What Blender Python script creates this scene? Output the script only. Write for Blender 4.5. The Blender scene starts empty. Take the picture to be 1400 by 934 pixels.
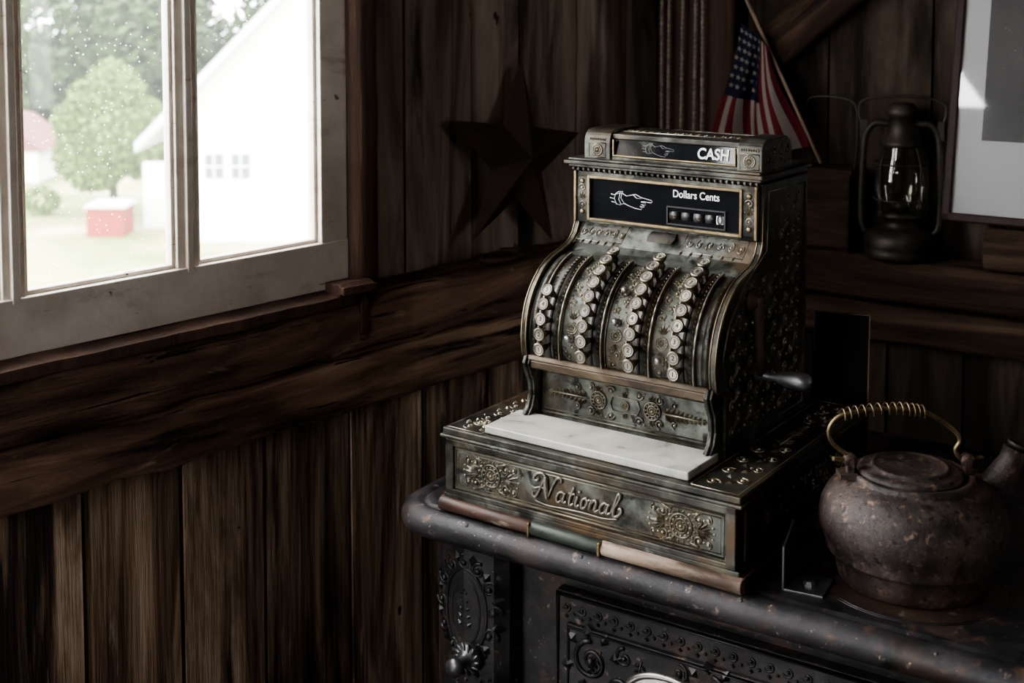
import bpy, bmesh, math, random
from mathutils import Vector, Matrix, noise
random.seed(7)
R_=math.radians
scene=bpy.context.scene

# ------------------------------------------------------------------ materials
def N(nt,t,ins=None,**kw):
    n=nt.nodes.new(t)
    for k,v in kw.items(): setattr(n,k,v)
    if ins:
        for k,v in ins.items(): n.inputs[k].default_value=v
    return n
def c4(c): return (c[0],c[1],c[2],1.0)
def base(name):
    m=bpy.data.materials.new(name); m.use_nodes=True
    nt=m.node_tree
    return m,nt,nt.nodes['Principled BSDF']
def surf(name,ramp,scale=10,stretch=(1,1,1),rough=(.4,.6),metal=0,bump=.2,bscale=None,bstretch=None,
         island=0,specks=(),point=None,dist=.4,bdist=.002,spec=.5,coat=0):
    m,nt,b=base(name); L=nt.links.new
    tc=N(nt,'ShaderNodeTexCoord'); src=tc.outputs['Object']
    geo=N(nt,'ShaderNodeNewGeometry')
    if island:
        vm=N(nt,'ShaderNodeVectorMath',operation='SCALE'); 
        cx=N(nt,'ShaderNodeCombineXYZ')
        for i in range(3): L(geo.outputs['Random Per Island'],cx.inputs[i])
        L(cx.outputs[0],vm.inputs[0]); vm.inputs['Scale'].default_value=7.3
        va=N(nt,'ShaderNodeVectorMath',operation='ADD'); L(src,va.inputs[0]); L(vm.outputs[0],va.inputs[1]); src=va.outputs[0]
    def mapped(st):
        mp=N(nt,'ShaderNodeMapping'); mp.inputs['Scale'].default_value=st; L(src,mp.inputs[0]); return mp.outputs[0]
    ms=mapped(stretch)
    n1=N(nt,'ShaderNodeTexNoise',{'Scale':scale,'Detail':8,'Roughness':.62,'Distortion':dist}); L(ms,n1.inputs['Vector'])
    rp=N(nt,'ShaderNodeValToRGB'); L(n1.outputs['Fac'],rp.inputs[0])
    el=rp.color_ramp.elements
    while len(el)<len(ramp): el.new(.5)
    for e,(p,c) in zip(el,ramp): e.position=p; e.color=c4(c)
    col=rp.outputs[0]
    for (sc,ssc,lo,hi,sst) in specks:
        n2=N(nt,'ShaderNodeTexNoise',{'Scale':ssc,'Detail':6,'Roughness':.6,'Distortion':.3}); L(mapped(sst),n2.inputs['Vector'])
        mr=N(nt,'ShaderNodeMapRange',{'From Min':lo,'From Max':hi}); L(n2.outputs['Fac'],mr.inputs[0])
        mx=N(nt,'ShaderNodeMixRGB'); L(mr.outputs[0],mx.inputs[0]); L(col,mx.inputs[1]); mx.inputs[2].default_value=c4(sc); col=mx.outputs[0]
    if point:
        pc,lo,hi=point
        mr=N(nt,'ShaderNodeMapRange',{'From Min':lo,'From Max':hi}); L(geo.outputs['Pointiness'],mr.inputs[0])
        mx=N(nt,'ShaderNodeMixRGB'); L(mr.outputs[0],mx.inputs[0]); L(col,mx.inputs[1]); mx.inputs[2].default_value=c4(pc); col=mx.outputs[0]
    if island:
        hs=N(nt,'ShaderNodeHueSaturation'); mr=N(nt,'ShaderNodeMapRange',{'To Min':1-island,'To Max':1+island})
        L(geo.outputs['Random Per Island'],mr.inputs[0]); L(mr.outputs[0],hs.inputs['Value']); L(col,hs.inputs['Color']); col=hs.outputs[0]
    L(col,b.inputs['Base Color'])
    mr=N(nt,'ShaderNodeMapRange',{'To Min':rough[0],'To Max':rough[1],'From Min':.3,'From Max':.7}); L(n1.outputs['Fac'],mr.inputs[0]); L(mr.outputs[0],b.inputs['Roughness'])
    b.inputs['Metallic'].default_value=metal
    b.inputs['Specular IOR Level'].default_value=spec
    b.inputs['Coat Weight'].default_value=coat
    if bump:
        n3=N(nt,'ShaderNodeTexNoise',{'Scale':bscale or scale*3,'Detail':6,'Roughness':.65}); L(mapped(bstretch or stretch),n3.inputs['Vector'])
        bp=N(nt,'ShaderNodeBump',{'Strength':bump,'Distance':bdist}); L(n3.outputs['Fac'],bp.inputs['Height']); L(bp.outputs[0],b.inputs['Normal'])
    return m
def plain(name,c,rough=.5,metal=0,spec=.5):
    m,nt,b=base(name); b.inputs['Base Color'].default_value=c4(c); b.inputs['Roughness'].default_value=rough; b.inputs['Metallic'].default_value=metal
    b.inputs['Specular IOR Level'].default_value=spec
    return m
def glassy(name,gloss=.08,dirt=0,tint=(1,1,1),spots=True,cap=.6):
    m=bpy.data.materials.new(name); m.use_nodes=True; nt=m.node_tree; nt.nodes.clear(); L=nt.links.new
    out=N(nt,'ShaderNodeOutputMaterial'); tr=N(nt,'ShaderNodeBsdfTransparent'); tr.inputs[0].default_value=c4(tint)
    gl=N(nt,'ShaderNodeBsdfGlossy'); gl.inputs['Roughness'].default_value=.03
    mx=N(nt,'ShaderNodeMixShader'); fr=N(nt,'ShaderNodeLayerWeight',{'Blend':.25})
    mr=N(nt,'ShaderNodeMapRange',{'To Min':gloss,'To Max':cap}); L(fr.outputs['Fresnel'],mr.inputs[0]); L(mr.outputs[0],mx.inputs[0])
    L(tr.outputs[0],mx.inputs[1]); L(gl.outputs[0],mx.inputs[2]); last=mx.outputs[0]
    if dirt:
        tc=N(nt,'ShaderNodeTexCoord'); 
        vo=N(nt,'ShaderNodeTexVoronoi',{'Scale':125}); L(tc.outputs['Object'],vo.inputs['Vector'])
        m1=N(nt,'ShaderNodeMapRange',{'From Min':.15,'From Max':.08}); L(vo.outputs['Distance'],m1.inputs[0])
        n=N(nt,'ShaderNodeTexNoise',{'Scale':14,'Detail':3}); L(tc.outputs['Object'],n.inputs['Vector'])
        m2=N(nt,'ShaderNodeMapRange',{'From Min':.42,'From Max':.60}); L(n.outputs[0],m2.inputs[0])
        mu=N(nt,'ShaderNodeMath',operation='MULTIPLY'); L(m1.outputs[0],mu.inputs[0]); L(m2.outputs[0],mu.inputs[1])
        m3=N(nt,'ShaderNodeMath',operation='MULTIPLY_ADD'); L(mu.outputs[0],m3.inputs[0]); m3.inputs[1].default_value=.35 if spots else 0; m3.inputs[2].default_value=dirt
        tl=N(nt,'ShaderNodeBsdfTranslucent'); tl.inputs[0].default_value=(.9,.93,.95,1)
        mz=N(nt,'ShaderNodeMixShader'); L(m3.outputs[0],mz.inputs[0]); L(last,mz.inputs[1]); L(tl.outputs[0],mz.inputs[2]); last=mz.outputs[0]
    L(last,out.inputs[0]); return m

V1=(1,1,1)
M={}
M['plank']=surf('weathered_plank',[(.34,(.040,.025,.016)),(.45,(.150,.098,.063)),(.55,(.33,.235,.160)),(.68,(.58,.45,.33))],scale=2.0,stretch=(7,7,.7),rough=(.7,.9),bump=.9,bscale=5,bstretch=(18,18,.8),island=.42,
   specks=[((.022,.013,.009),2.2,.54,.61,(6,6,.40)),((.60,.49,.38),8,.62,.76,(4,4,.5)),((.02,.012,.008),5,.69,.71,(4,4,2.5))],dist=1.6,bdist=.005)
M['plank_hi']=surf('barn_board_upper',[(.34,(.075,.053,.039)),(.5,(.20,.152,.118)),(.66,(.34,.28,.225))],scale=2.0,stretch=(6,6,.7),rough=(.7,.9),bump=.6,bscale=4,bstretch=(16,16,.8),island=.25,
   specks=[((.034,.022,.015),2.4,.56,.66,(4,4,.6)),((.03,.02,.014),5,.68,.70,(4,4,2.2))],dist=1.4,bdist=.004)
M['plank_bk']=surf('barn_board_shaded',[(.34,(.018,.012,.009)),(.5,(.050,.037,.028)),(.68,(.098,.077,.061))],scale=2.0,stretch=(6,6,.7),rough=(.75,.95),bump=.6,bscale=4,bstretch=(16,16,.8),island=.3,  # darker copy of the upper boards, back-corner shade put into the colour
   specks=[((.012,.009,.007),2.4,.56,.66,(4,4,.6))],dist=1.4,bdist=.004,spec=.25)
M['beam']=surf('hewn_beam',[(.34,(.026,.013,.008)),(.46,(.115,.064,.040)),(.57,(.23,.14,.092)),(.70,(.40,.27,.185))],scale=2.0,stretch=(.8,7,7),rough=(.65,.9),bump=1.0,bscale=4,bstretch=(1.2,18,18),
   specks=[((.009,.005,.004),3,.56,.64,(.7,8,8)),((.006,.004,.003),3,.61,.63,(.6,20,20)),((.42,.32,.23),8,.64,.76,(1,5,5))],dist=1.4,bdist=.008)
M['beam_bk']=surf('hewn_beam_shaded',[(.34,(.014,.008,.006)),(.5,(.048,.028,.019)),(.68,(.115,.075,.052))],scale=2.0,stretch=(.8,7,7),rough=(.7,.95),bump=.9,bscale=4,bstretch=(1.2,18,18),  # darker copy of the beam wood, dimness of the back wall painted in
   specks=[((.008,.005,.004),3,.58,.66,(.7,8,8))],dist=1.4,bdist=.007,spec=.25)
M['post']=surf('post_wood',[(.3,(.022,.010,.007)),(.5,(.068,.034,.022)),(.75,(.135,.08,.052))],scale=2.2,stretch=(8,8,.8),rough=(.6,.9),bump=.7,bscale=5,bstretch=(20,20,1.2),dist=1.0,bdist=.004)
M['dark']=plain('dark_backing',(.01,.008,.007),.9)
M['floorw']=surf('floor_boards',[(.3,(.015,.010,.008)),(.7,(.06,.04,.028))],scale=2,stretch=(.8,9,9),rough=(.6,.85),bump=.4,island=.3)
M['paint']=surf('window_paint',[(.3,(.46,.405,.345)),(.55,(.63,.575,.51)),(.8,(.73,.69,.63))],scale=8,stretch=(1,1,1),rough=(.5,.7),bump=.4,bscale=60,
   specks=[((.10,.07,.05),24,.67,.70,(1,1,1)),((.34,.26,.195),6,.56,.72,(1,1,3)),((.30,.22,.155),40,.66,.70,(.5,1,4))])
M['glass']=glassy('window_glass',.004,.012,cap=.25)
M['glass2']=glassy('picture_glazing',.05,0)
M['lglass']=glassy('lantern_glass',.10,.05,(.8,.8,.75),False)
M['field']=surf('verdigris_bronze',[(.36,(.026,.027,.023)),(.46,(.078,.083,.070)),(.56,(.138,.150,.130)),(.68,(.23,.25,.215))],scale=24,rough=(.36,.58),metal=.4,bump=.35,bscale=140,bdist=.0010,
   specks=[((.095,.064,.036),9,.49,.66,V1),((.015,.014,.012),45,.54,.64,V1),((.016,.015,.012),11,.58,.70,V1)])
M['orn']=surf('bronze_relief',[(.3,(.028,.025,.019)),(.5,(.105,.098,.076)),(.68,(.29,.275,.22))],scale=40,rough=(.26,.45),metal=.65,bump=.1,bscale=200,bdist=.0004,
   specks=[((.14,.095,.050),12,.53,.70,V1)],point=((.52,.47,.36),.58,.72))
M['letter']=surf('raised_letter_bronze',[(.3,(.16,.15,.12)),(.7,(.36,.345,.29))],scale=40,rough=(.28,.42),metal=.6,bump=.05)  # paler than the relief bronze, letter highlights put into the colour
M['cab']=surf('dark_bronze',[(.36,(.014,.013,.011)),(.48,(.046,.045,.037)),(.58,(.088,.088,.073)),(.70,(.165,.168,.142))],scale=20,rough=(.28,.5),metal=.55,bump=.3,bscale=120,bdist=.0008,
   specks=[((.098,.062,.032),7,.51,.69,V1),((.15,.165,.142),26,.60,.70,V1),((.010,.010,.008),12,.58,.72,V1)])
M['brass']=surf('aged_brass',[(.3,(.085,.062,.034)),(.6,(.28,.215,.122)),(.8,(.48,.385,.235))],scale=25,rough=(.3,.5),metal=.85,bump=.1)
M['brown']=surf('worn_brown_rail',[(.36,(.030,.021,.013)),(.5,(.10,.072,.043)),(.66,(.25,.195,.13))],scale=3,stretch=(2,8,8),rough=(.35,.6),metal=.3,bump=.2,dist=1.5)
M['redwood']=surf('stained_moulding',[(.35,(.02,.011,.008)),(.55,(.075,.036,.024)),(.75,(.17,.105,.078))],scale=3,stretch=(2,9,9),rough=(.35,.6),bump=.3,specks=[((.26,.20,.16),14,.62,.68,(1,3,3))])
M['greenpaint']=surf('green_patina',[(.3,(.025,.032,.026)),(.6,(.058,.072,.058))],scale=30,rough=(.4,.6),metal=.3,bump=.2)
M['palewood']=surf('bare_wood_moulding',[(.36,(.11,.07,.05)),(.5,(.27,.195,.148)),(.68,(.44,.35,.28))],scale=3,stretch=(2,9,9),rough=(.5,.7),bump=.3,specks=[((.07,.045,.03),8,.52,.64,(1,3,3))])
M['marble']=surf('white_marble',[(.34,(.30,.305,.275)),(.48,(.47,.465,.42)),(.66,(.56,.555,.50))],scale=5,rough=(.25,.4),bump=.05,specks=[((.22,.225,.20),9,.55,.74,(1,2.5,1)),((.34,.275,.20),20,.60,.76,V1)],dist=2.5)
M['blackgl']=plain('black_display',(.008,.009,.011),.06)
M['white']=plain('white_lettering',(.74,.75,.73),.5)
M['greyline']=plain('reflection_line',(.26,.27,.27),.5)  # grey for the painted hand reflection on the sign
M['cream']=surf('ivory_keyface',[(.34,(.19,.172,.13)),(.66,(.48,.445,.36))],scale=60,rough=(.3,.5),bump=0,island=.35)
M['keyrim']=surf('nickel_rim',[(.3,(.05,.042,.031)),(.7,(.34,.29,.21))],scale=60,rough=(.26,.42),metal=.85,bump=0)
M['steel']=surf('grey_steel',[(.3,(.10,.10,.10)),(.7,(.25,.25,.26))],scale=20,rough=(.3,.5),metal=.8,bump=.1,specks=[((.1,.06,.04),15,.6,.75,V1)])
M['iron']=surf('cast_iron',[(.34,(.008,.008,.009)),(.5,(.022,.021,.024)),(.66,(.052,.048,.051))],scale=11,rough=(.36,.62),metal=.3,bump=.6,bscale=110,bdist=.0014,
   specks=[((.068,.040,.027),6,.49,.65,V1),((.19,.155,.13),60,.62,.71,V1),((.090,.052,.034),30,.57,.69,V1),((.34,.30,.27),130,.675,.71,V1)])
M['ironorn']=surf('cast_iron_relief',[(.3,(.014,.014,.015)),(.7,(.058,.057,.056))],scale=20,rough=(.28,.42),metal=.6,bump=.2,bscale=150,bdist=.0006)
M['nickel']=surf('nickel_oval',[(.3,(.2,.19,.18)),(.7,(.5,.48,.45))],scale=20,rough=(.2,.4),metal=.9,bump=.05)
M['kettle']=surf('rusty_kettle_iron',[(.36,(.014,.011,.010)),(.5,(.040,.030,.027)),(.64,(.085,.064,.056))],scale=12,rough=(.42,.70),metal=.25,bump=.9,bscale=90,bdist=.0022,
   specks=[((.095,.050,.031),6,.48,.66,(1,1,1.5)),((.15,.098,.070),80,.57,.66,V1),((.008,.006,.006),14,.55,.66,V1),((.012,.008,.007),110,.57,.65,V1)])
M['rust']=surf('rusted_iron',[(.3,(.020,.012,.009)),(.55,(.055,.028,.019)),(.8,(.11,.06,.04))],scale=12,rough=(.6,.85),metal=.1,bump=.4,bscale=60)
M['star']=surf('rusty_star_metal',[(.3,(.020,.011,.009)),(.55,(.046,.023,.018)),(.8,(.075,.040,.030))],scale=7,rough=(.5,.75),metal=.1,bump=.2)
M['rope']=surf('old_rope',[(.3,(.16,.135,.105)),(.7,(.46,.40,.33))],scale=90,rough=(.8,.9),bump=.6,bscale=200)
M['red']=plain('flag_red',(.105,.012,.017),.8,spec=.2); M['fwhite']=plain('flag_white',(.24,.215,.19),.8,spec=.2); M['blue']=plain('flag_blue',(.009,.012,.027),.8,spec=.2)  # cloth colours darkened to carry the dimness by the back wall
M['stick']=plain('stick_wood',(.32,.235,.17),.6)
M['frame']=surf('mahogany_frame',[(.3,(.018,.008,.009)),(.7,(.05,.020,.021))],scale=20,stretch=(3,3,1),rough=(.45,.6),bump=.1,spec=.3)
M['mat']=plain('mat_board',(.46,.47,.48),.35)
M['print']=surf('dark_print',[(.3,(.007,.009,.012)),(.6,(.018,.021,.026)),(.8,(.035,.038,.043))],scale=9,rough=(.3,.4),bump=0,specks=[((.22,.12,.05),40,.68,.72,(1,1,2))])
M['ink']=plain('black_ink',(.02,.02,.02),.6)
M['slate']=plain('slate_surface',(.006,.006,.007),.7)
M['lant']=surf('lantern_tin',[(.3,(.024,.020,.016)),(.7,(.090,.077,.063))],scale=18,rough=(.4,.65),metal=.5,bump=.2)
M['siding']=plain('white_siding',(.8,.8,.8),.8)
M['extroof']=plain('white_roof_trim',(.55,.57,.6),.7)
M['winpane']=plain('distant_window',(.10,.125,.135),.4)
M['redshed']=plain('red_boards',(.22,.022,.014),.8)
M['pink']=plain('faded_red_roof',(.16,.06,.06),.8)
def leafm(name,a,b_): return surf(name,[(.35,a),(.65,b_)],scale=1.2,rough=(.7,.9),bump=0,island=.4)
M['leaf1']=leafm('tree_leaves',(.055,.10,.013),(.13,.20,.036))
M['leaf2']=leafm('forest_leaves',(.018,.044,.009),(.048,.085,.020))
M['bark']=plain('bark',(.05,.04,.03),.9)
M['grass']=surf('meadow_grass',[(.35,(.12,.16,.035)),(.52,(.25,.26,.11)),(.68,(.42,.38,.27))],scale=.35,rough=(.8,.95),bump=0)

# ------------------------------------------------------------------ mesh helpers
I4=Matrix.Identity(4)
def T(x,y,z): return Matrix.Translation((x,y,z))
def RX(a): return Matrix.Rotation(R_(a),4,'X')
def RY(a): return Matrix.Rotation(R_(a),4,'Y')
def RZ(a): return Matrix.Rotation(R_(a),4,'Z')
def box(bm,x0,x1,y0,y1,z0,z1,mi=0,Mx=I4,jit=0):
    vs=[]
    for x in (x0,x1):
        for y in (y0,y1):
            for z in (z0,z1):
                vs.append(bm.verts.new(Mx@Vector((x+random.uniform(-jit,jit),y+random.uniform(-jit,jit),z))))
    for q in ((0,1,3,2),(4,6,7,5),(0,4,5,1),(2,3,7,6),(0,2,6,4),(1,5,7,3)):
        f=bm.faces.new([vs[i] for i in q]); f.material_index=mi
def prism(bm,pts,a,b,fn,mi=0,smooth=False):
    A=[bm.verts.new(fn(p,a)) for p in pts]; B=[bm.verts.new(fn(p,b)) for p in pts]; n=len(pts)
    f=bm.faces.new(A); f.material_index=mi
    f=bm.faces.new(B[::-1]); f.material_index=mi
    for i in range(n):
        f=bm.faces.new((A[i],B[i],B[(i+1)%n],A[(i+1)%n])); f.material_index=mi; f.smooth=smooth
def lathe(bm,prof,Mx=I4,seg=24,mi=0,smooth=True):
    rings=[]
    for r,z in prof:
        if r<1e-6: rings.append([bm.verts.new(Mx@Vector((0,0,z)))])
        else: rings.append([bm.verts.new(Mx@Vector((r*math.cos(2*math.pi*i/seg),r*math.sin(2*math.pi*i/seg),z))) for i in range(seg)])
    for a,b in zip(rings,rings[1:]):
        for i in range(seg):
            j=(i+1)%seg
            if len(a)==1 and len(b)==1: continue
            if len(a)==1: f=bm.faces.new((a[0],b[i],b[j]))
            elif len(b)==1: f=bm.faces.new((a[i],a[j],b[0]))
            else: f=bm.faces.new((a[i],a[j],b[j],b[i]))
            f.smooth=smooth; f.material_index=mi
def tube(bm,pts,r,seg=8,closed=False,mi=0,flat=1.0):
    pts=[Vector(p) for p in pts]; n=len(pts)
    rs=r if isinstance(r,(list,tuple)) else [r]*n
    rings=[]; prev=None
    for i in range(n):
        if closed: d=pts[(i+1)%n]-pts[i-1]
        else: d=pts[min(i+1,n-1)]-pts[max(i-1,0)]
        if d.length<1e-9: d=Vector((0,0,1))
        d.normalize()
        if prev is None:
            a=Vector((0,0,1)) if abs(d.z)<.9 else Vector((1,0,0))
            prev=(a-d*a.dot(d)).normalized()
        else:
            q=prev-d*prev.dot(d)
            prev=q.normalized() if q.length>1e-6 else prev
        o=d.cross(prev)
        rings.append([bm.verts.new(pts[i]+(prev*math.cos(2*math.pi*k/seg)+o*math.sin(2*math.pi*k/seg)*flat)*rs[i]) for k in range(seg)])
    m=n if closed else n-1
    for i in range(m):
        a=rings[i]; b=rings[(i+1)%n]
        for k in range(seg):
            f=bm.faces.new((a[k],a[(k+1)%seg],b[(k+1)%seg],b[k])); f.smooth=True; f.material_index=mi
    if not closed:
        f=bm.faces.new(rings[0][::-1]); f.material_index=mi
        f=bm.faces.new(rings[-1]); f.material_index=mi
def cyl(bm,p0,p1,r0,r1=None,seg=16,mi=0): tube(bm,[p0,p1],[r0,r0 if r1 is None else r1],seg,False,mi)
def ball(bm,c,r,mi=0,sub=1,sc=(1,1,1)):
    res=bmesh.ops.create_icosphere(bm,subdivisions=sub,radius=r,matrix=T(*c)@Matrix.Diagonal((sc[0],sc[1],sc[2],1)))
    for v in res['verts']:
        for f in v.link_faces: f.smooth=True; f.material_index=mi
def beam(bm,x0,x1,y0,y1,z0,z1,n=40,amp=.006,seed=0,mi=0,Mx=I4,axis='x'):
    cs=[]; k=5
    for i in range(k): cs.append((0+i/k,0))
    for i in range(k): cs.append((1,i/k))
    for i in range(k): cs.append((1-i/k,1))
    for i in range(k): cs.append((0,1-i/k))
    rings=[]
    for s in range(n+1):
        t=s/n; ring=[]
        for (a,b) in cs:
            if axis=='x': p=Vector((x0+(x1-x0)*t,y0+(y1-y0)*a,z0+(z1-z0)*b))
            else: p=Vector((x0+(x1-x0)*a,y0+(y1-y0)*b,z0+(z1-z0)*t))
            q=p*9+Vector((seed*13.1,seed*7.7,seed)); 
            nv=noise.noise_vector(q)*amp+noise.noise_vector(q*4)*amp*.35
            if axis=='x': nv.x=0
            else: nv.z=0
            corner=(a in(0,1) and b in (0,1))
            if corner:
                ca=Vector((0,(.5-a)*.012,(.5-b)*.012)) if axis=='x' else Vector(((.5-a)*.012,(.5-b)*.012,0))
                p+=ca
            ring.append(bm.verts.new(Mx@(p+nv)))
        rings.append(ring)
    m=len(cs)
    for a,b in zip(rings,rings[1:]):
        for i in range(m):
            f=bm.faces.new((a[i],a[(i+1)%m],b[(i+1)%m],b[i])); f.material_index=mi; f.smooth=True
    bm.faces.new(rings[0][::-1]).material_index=mi; bm.faces.new(rings[-1]).material_index=mi
def obj(name,bm,mats,parent=None,Mx=None,bev=0,seg=2,autos=None):
    bmesh.ops.recalc_face_normals(bm,faces=bm.faces[:])
    me=bpy.data.meshes.new(name); bm.to_mesh(me); bm.free()
    for m in mats: me.materials.append(M[m])
    o=bpy.data.objects.new(name,me); scene.collection.objects.link(o)
    if parent: o.parent=parent
    if Mx is not None: o.matrix_local=Mx
    if bev:
        b=o.modifiers.new('bevel','BEVEL'); b.width=bev; b.segments=seg; b.limit_method='ANGLE'; b.angle_limit=R_(40); b.harden_normals=False
    return o
def empty(name,Mx):
    e=bpy.data.objects.new(name,None); e.empty_display_size=.05; scene.collection.objects.link(e); e.matrix_world=Mx; return e
def text(name,s,parent,loc,size,mat,rot=(90,0,0),ext=.0005,shear=0,sx=1,bevel=0,align='CENTER',bold=0):
    c=bpy.data.curves.new(name,'FONT'); c.body=s; c.size=size; c.extrude=ext; c.shear=shear; c.align_x=align; c.align_y='CENTER'; c.bevel_depth=bevel; c.offset=bold
    c.materials.append(M[mat]); o=bpy.data.objects.new(name,c); scene.collection.objects.link(o)
    o.parent=parent; o.location=loc; o.rotation_euler=[R_(a) for a in rot]; o.scale=(sx,1,1); return o
B=bmesh.new
def cr_spline(P,n=6):
    P=[Vector(p) for p in P]; out=[]
    for i in range(len(P)-1):
        a=P[max(i-1,0)];b=P[i];c=P[i+1];d=P[min(i+2,len(P)-1)]
        for k in range(n):
            t=k/n; out.append(.5*((2*b)+(c-a)*t+(2*a-5*b+4*c-d)*t*t+(3*b-a-3*c+d)*t**3))
    out.append(P[-1]); return out

# ornament toolkit on any mapped surface f(u,v,h)
class Orn:
    def __init__(s,bm,f,mi=0): s.bm=bm; s.f=f; s.mi=mi
    def line(s,pts,r,seg=6,closed=False,h=0):
        tube(s.bm,[s.f(p[0],p[1],h) for p in pts],r,seg,closed,s.mi)
    def ball(s,u,v,r): ball(s.bm,s.f(u,v,r*.2),r,s.mi,1)
    def leaf(s,u,v,a,L,W,H):
        W*=1.45; H*=1.25
        d=(math.cos(a),math.sin(a)); n=(-d[1],d[0]); f=s.f; bm=s.bm
        P=[f(u,v,-.0003),f(u+d[0]*L*.5+n[0]*W,v+d[1]*L*.5+n[1]*W,-.0003),f(u+d[0]*L,v+d[1]*L,-.0003),f(u+d[0]*L*.5-n[0]*W,v+d[1]*L*.5-n[1]*W,-.0003),f(u+d[0]*L*.45,v+d[1]*L*.45,H)]
        vs=[bm.verts.new(p) for p in P]
        for i in range(4):
            q=bm.faces.new((vs[i],vs[(i+1)%4],vs[4])); q.material_index=s.mi
    def ring(s,u,v,R,r,n=24): s.line([(u+R*math.cos(2*math.pi*i/n),v+R*math.sin(2*math.pi*i/n)) for i in range(n)],r,6,True)
    def scroll(s,u,v,R,a0,turns=1.3,dr=1,r=.001):
        r*=1.2; n=int(14*turns)+2; pts=[]; rs=[]
        for i in range(n):
            t=i/(n-1); a=a0+dr*turns*2*math.pi*t; q=R*(1-.85*t)
            pts.append(s.f(u+q*math.cos(a),v+q*math.sin(a),0)); rs.append(r*(1-.3*t))
        tube(s.bm,pts,rs,6,False,s.mi); s.ball(u,v,r*1.6)
    def rosette(s,u,v,R,r=.0011):
        s.ring(u,v,R,r*1.1); s.ring(u,v,R*.60,r*.9,20)
        for i in range(12):
            a=2*math.pi*i/12; s.leaf(u+math.cos(a)*R*.12,v+math.sin(a)*R*.12,a,R*.44,R*.09,r*1.6)
            s.ball(u+math.cos(a)*R*.81,v+math.sin(a)*R*.81,r*1.0)
        s.ball(u,v,R*.16)
    def palmette(s,u,v,a,L,n=7,spread=100,H=.002):
        for i in range(n):
            t=i/(n-1)-.5; b=a+R_(spread)*t; l=L*(1-.9*t*t*1.3)
            s.leaf(u,v,b,l,L*.085,H)
            s.ball(u+math.cos(b)*l*.98,v+math.sin(b)*l*.98,L*.075)
    def spray(s,u,v,a,L,n=7,W=.3,H=.0016,r=.0008):
        d=(math.cos(a),math.sin(a))
        s.line([(u,v),(u+d[0]*L,v+d[1]*L)],r)
        for i in range(n):
            t=(i+.5)/n; l=L*W*(1-.6*t)
            for sg in (1,-1): s.leaf(u+d[0]*L*t,v+d[1]*L*t,a+sg*R_(50),l,l*.2,H)
        s.leaf(u+d[0]*L*.93,v+d[1]*L*.93,a,L*W*.6,L*W*.12,H)
    def vine(s,u0,u1,v0,v1,n=4,r=.0009,horiz=False):
        for i in range(n):
            t0=(i+.5)/n; sg=1 if i%2 else -1
            if horiz:
                w=(v1-v0); l=(u1-u0)/n; cu=u0+(u1-u0)*t0; cv=(v0+v1)/2
                s.scroll(cu,cv+sg*w*.12,min(w*.34,l*.42),R_(200) if sg>0 else R_(160),1.3,-sg,r)
                s.leaf(cu+l*.35,cv-sg*w*.2,R_(-60*sg),w*.3,w*.08,r*2); s.leaf(cu-l*.2,cv-sg*w*.25,R_(-120*sg),w*.25,w*.07,r*2)
                s.ball(cu+l*.45,cv+sg*w*.3,r*1.5)
            else:
                w=(u1-u0); l=(v1-v0)/n; cv=v0+(v1-v0)*t0; cu=(u0+u1)/2
                s.scroll(cu+sg*w*.12,cv,min(w*.34,l*.42),R_(-70),1.3,sg,r)
                s.leaf(cu-sg*w*.2,cv+l*.3,R_(90+50*sg),l*.35,l*.09,r*2); s.leaf(cu-sg*w*.25,cv-l*.2,R_(90+90*sg),w*.22,w*.06,r*2)
                s.ball(cu+sg*w*.32,cv+l*.45,r*1.5)

# ------------------------------------------------------------------ layout
K=(.257,2.70)
ML=T(K[0],K[1],0)@RZ(228)      # x: away from corner along the window wall, y: into the room
MR=T(K[0],K[1],0)@RZ(-33.1)    # x: away from corner along the other wall, y: out of the room
ZT=.80                         # stove top height
H=2.6
C=Vector(K); dL=Vector((math.cos(R_(228)),math.sin(R_(228)))); dR=Vector((math.cos(R_(-33.1)),math.sin(R_(-33.1))))
pA=C+dL*4.2; pB=C+dR*3.6; pC=C+dL*4.2+dR*3.6
MF=T(pA.x,pA.y,0)@RZ(-33.1)    # wall behind the camera, y: into the room

def planks(bm,x0,x1,z0,z1,y0,y1,wmin=.13,wmax=.20,back=None,mi=0,gap=.0022):
    x=x0
    while x<x1-1e-4:
        w=random.uniform(wmin,wmax)
        if x+w>x1-.05: w=x1-x
        dy=random.uniform(-.003,.003)
        box(bm,x+gap,x+w-gap,y0+dy,y1+dy,z0,z1,mi,jit=.0016); x+=w
    if back: box(bm,x0,x1,back[0],back[1],z0,z1,2)  # added sheet that stops daylight leaking through the plank gaps
W1=(.785,1.97,1.042,2.12); W2=(2.35,3.65,1.042,2.12); W3=(.70,1.36,1.05,2.15)
bm=B()
planks(bm,-.25,.735,.98,H,-.12,-.10,back=(-.15,-.12),mi=1)
planks(bm,1.97,2.35,.98,H,-.12,-.10,back=(-.15,-.12),mi=1)
planks(bm,3.65,4.4,.98,H,-.12,-.10,back=(-.15,-.12),mi=1)
planks(bm,.735,1.97,2.12,H,-.12,-.10,back=(-.15,-.12),mi=1)
planks(bm,W2[0],W2[1],2.12,H,-.12,-.10,back=(-.15,-.12),mi=1)
planks(bm,-.1,4.4,0,.86,-.05,-.022,.15,.185,back=(-.15,-.056),gap=.004)
box(bm,-.2,4.4,-.15,-.05,.86,1.0,2)
obj('wall_left',bm,['plank','plank_hi','dark'],Mx=ML)
bm=B()
beam(bm,-.02,4.4,-.10,.035,.838,.925,120,.008,1)
beam(bm,-.02,4.4,-.10,.028,.923,1.018,120,.009,2)
obj('wall_beam',bm,['beam'],Mx=ML)
bm=B()
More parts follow.
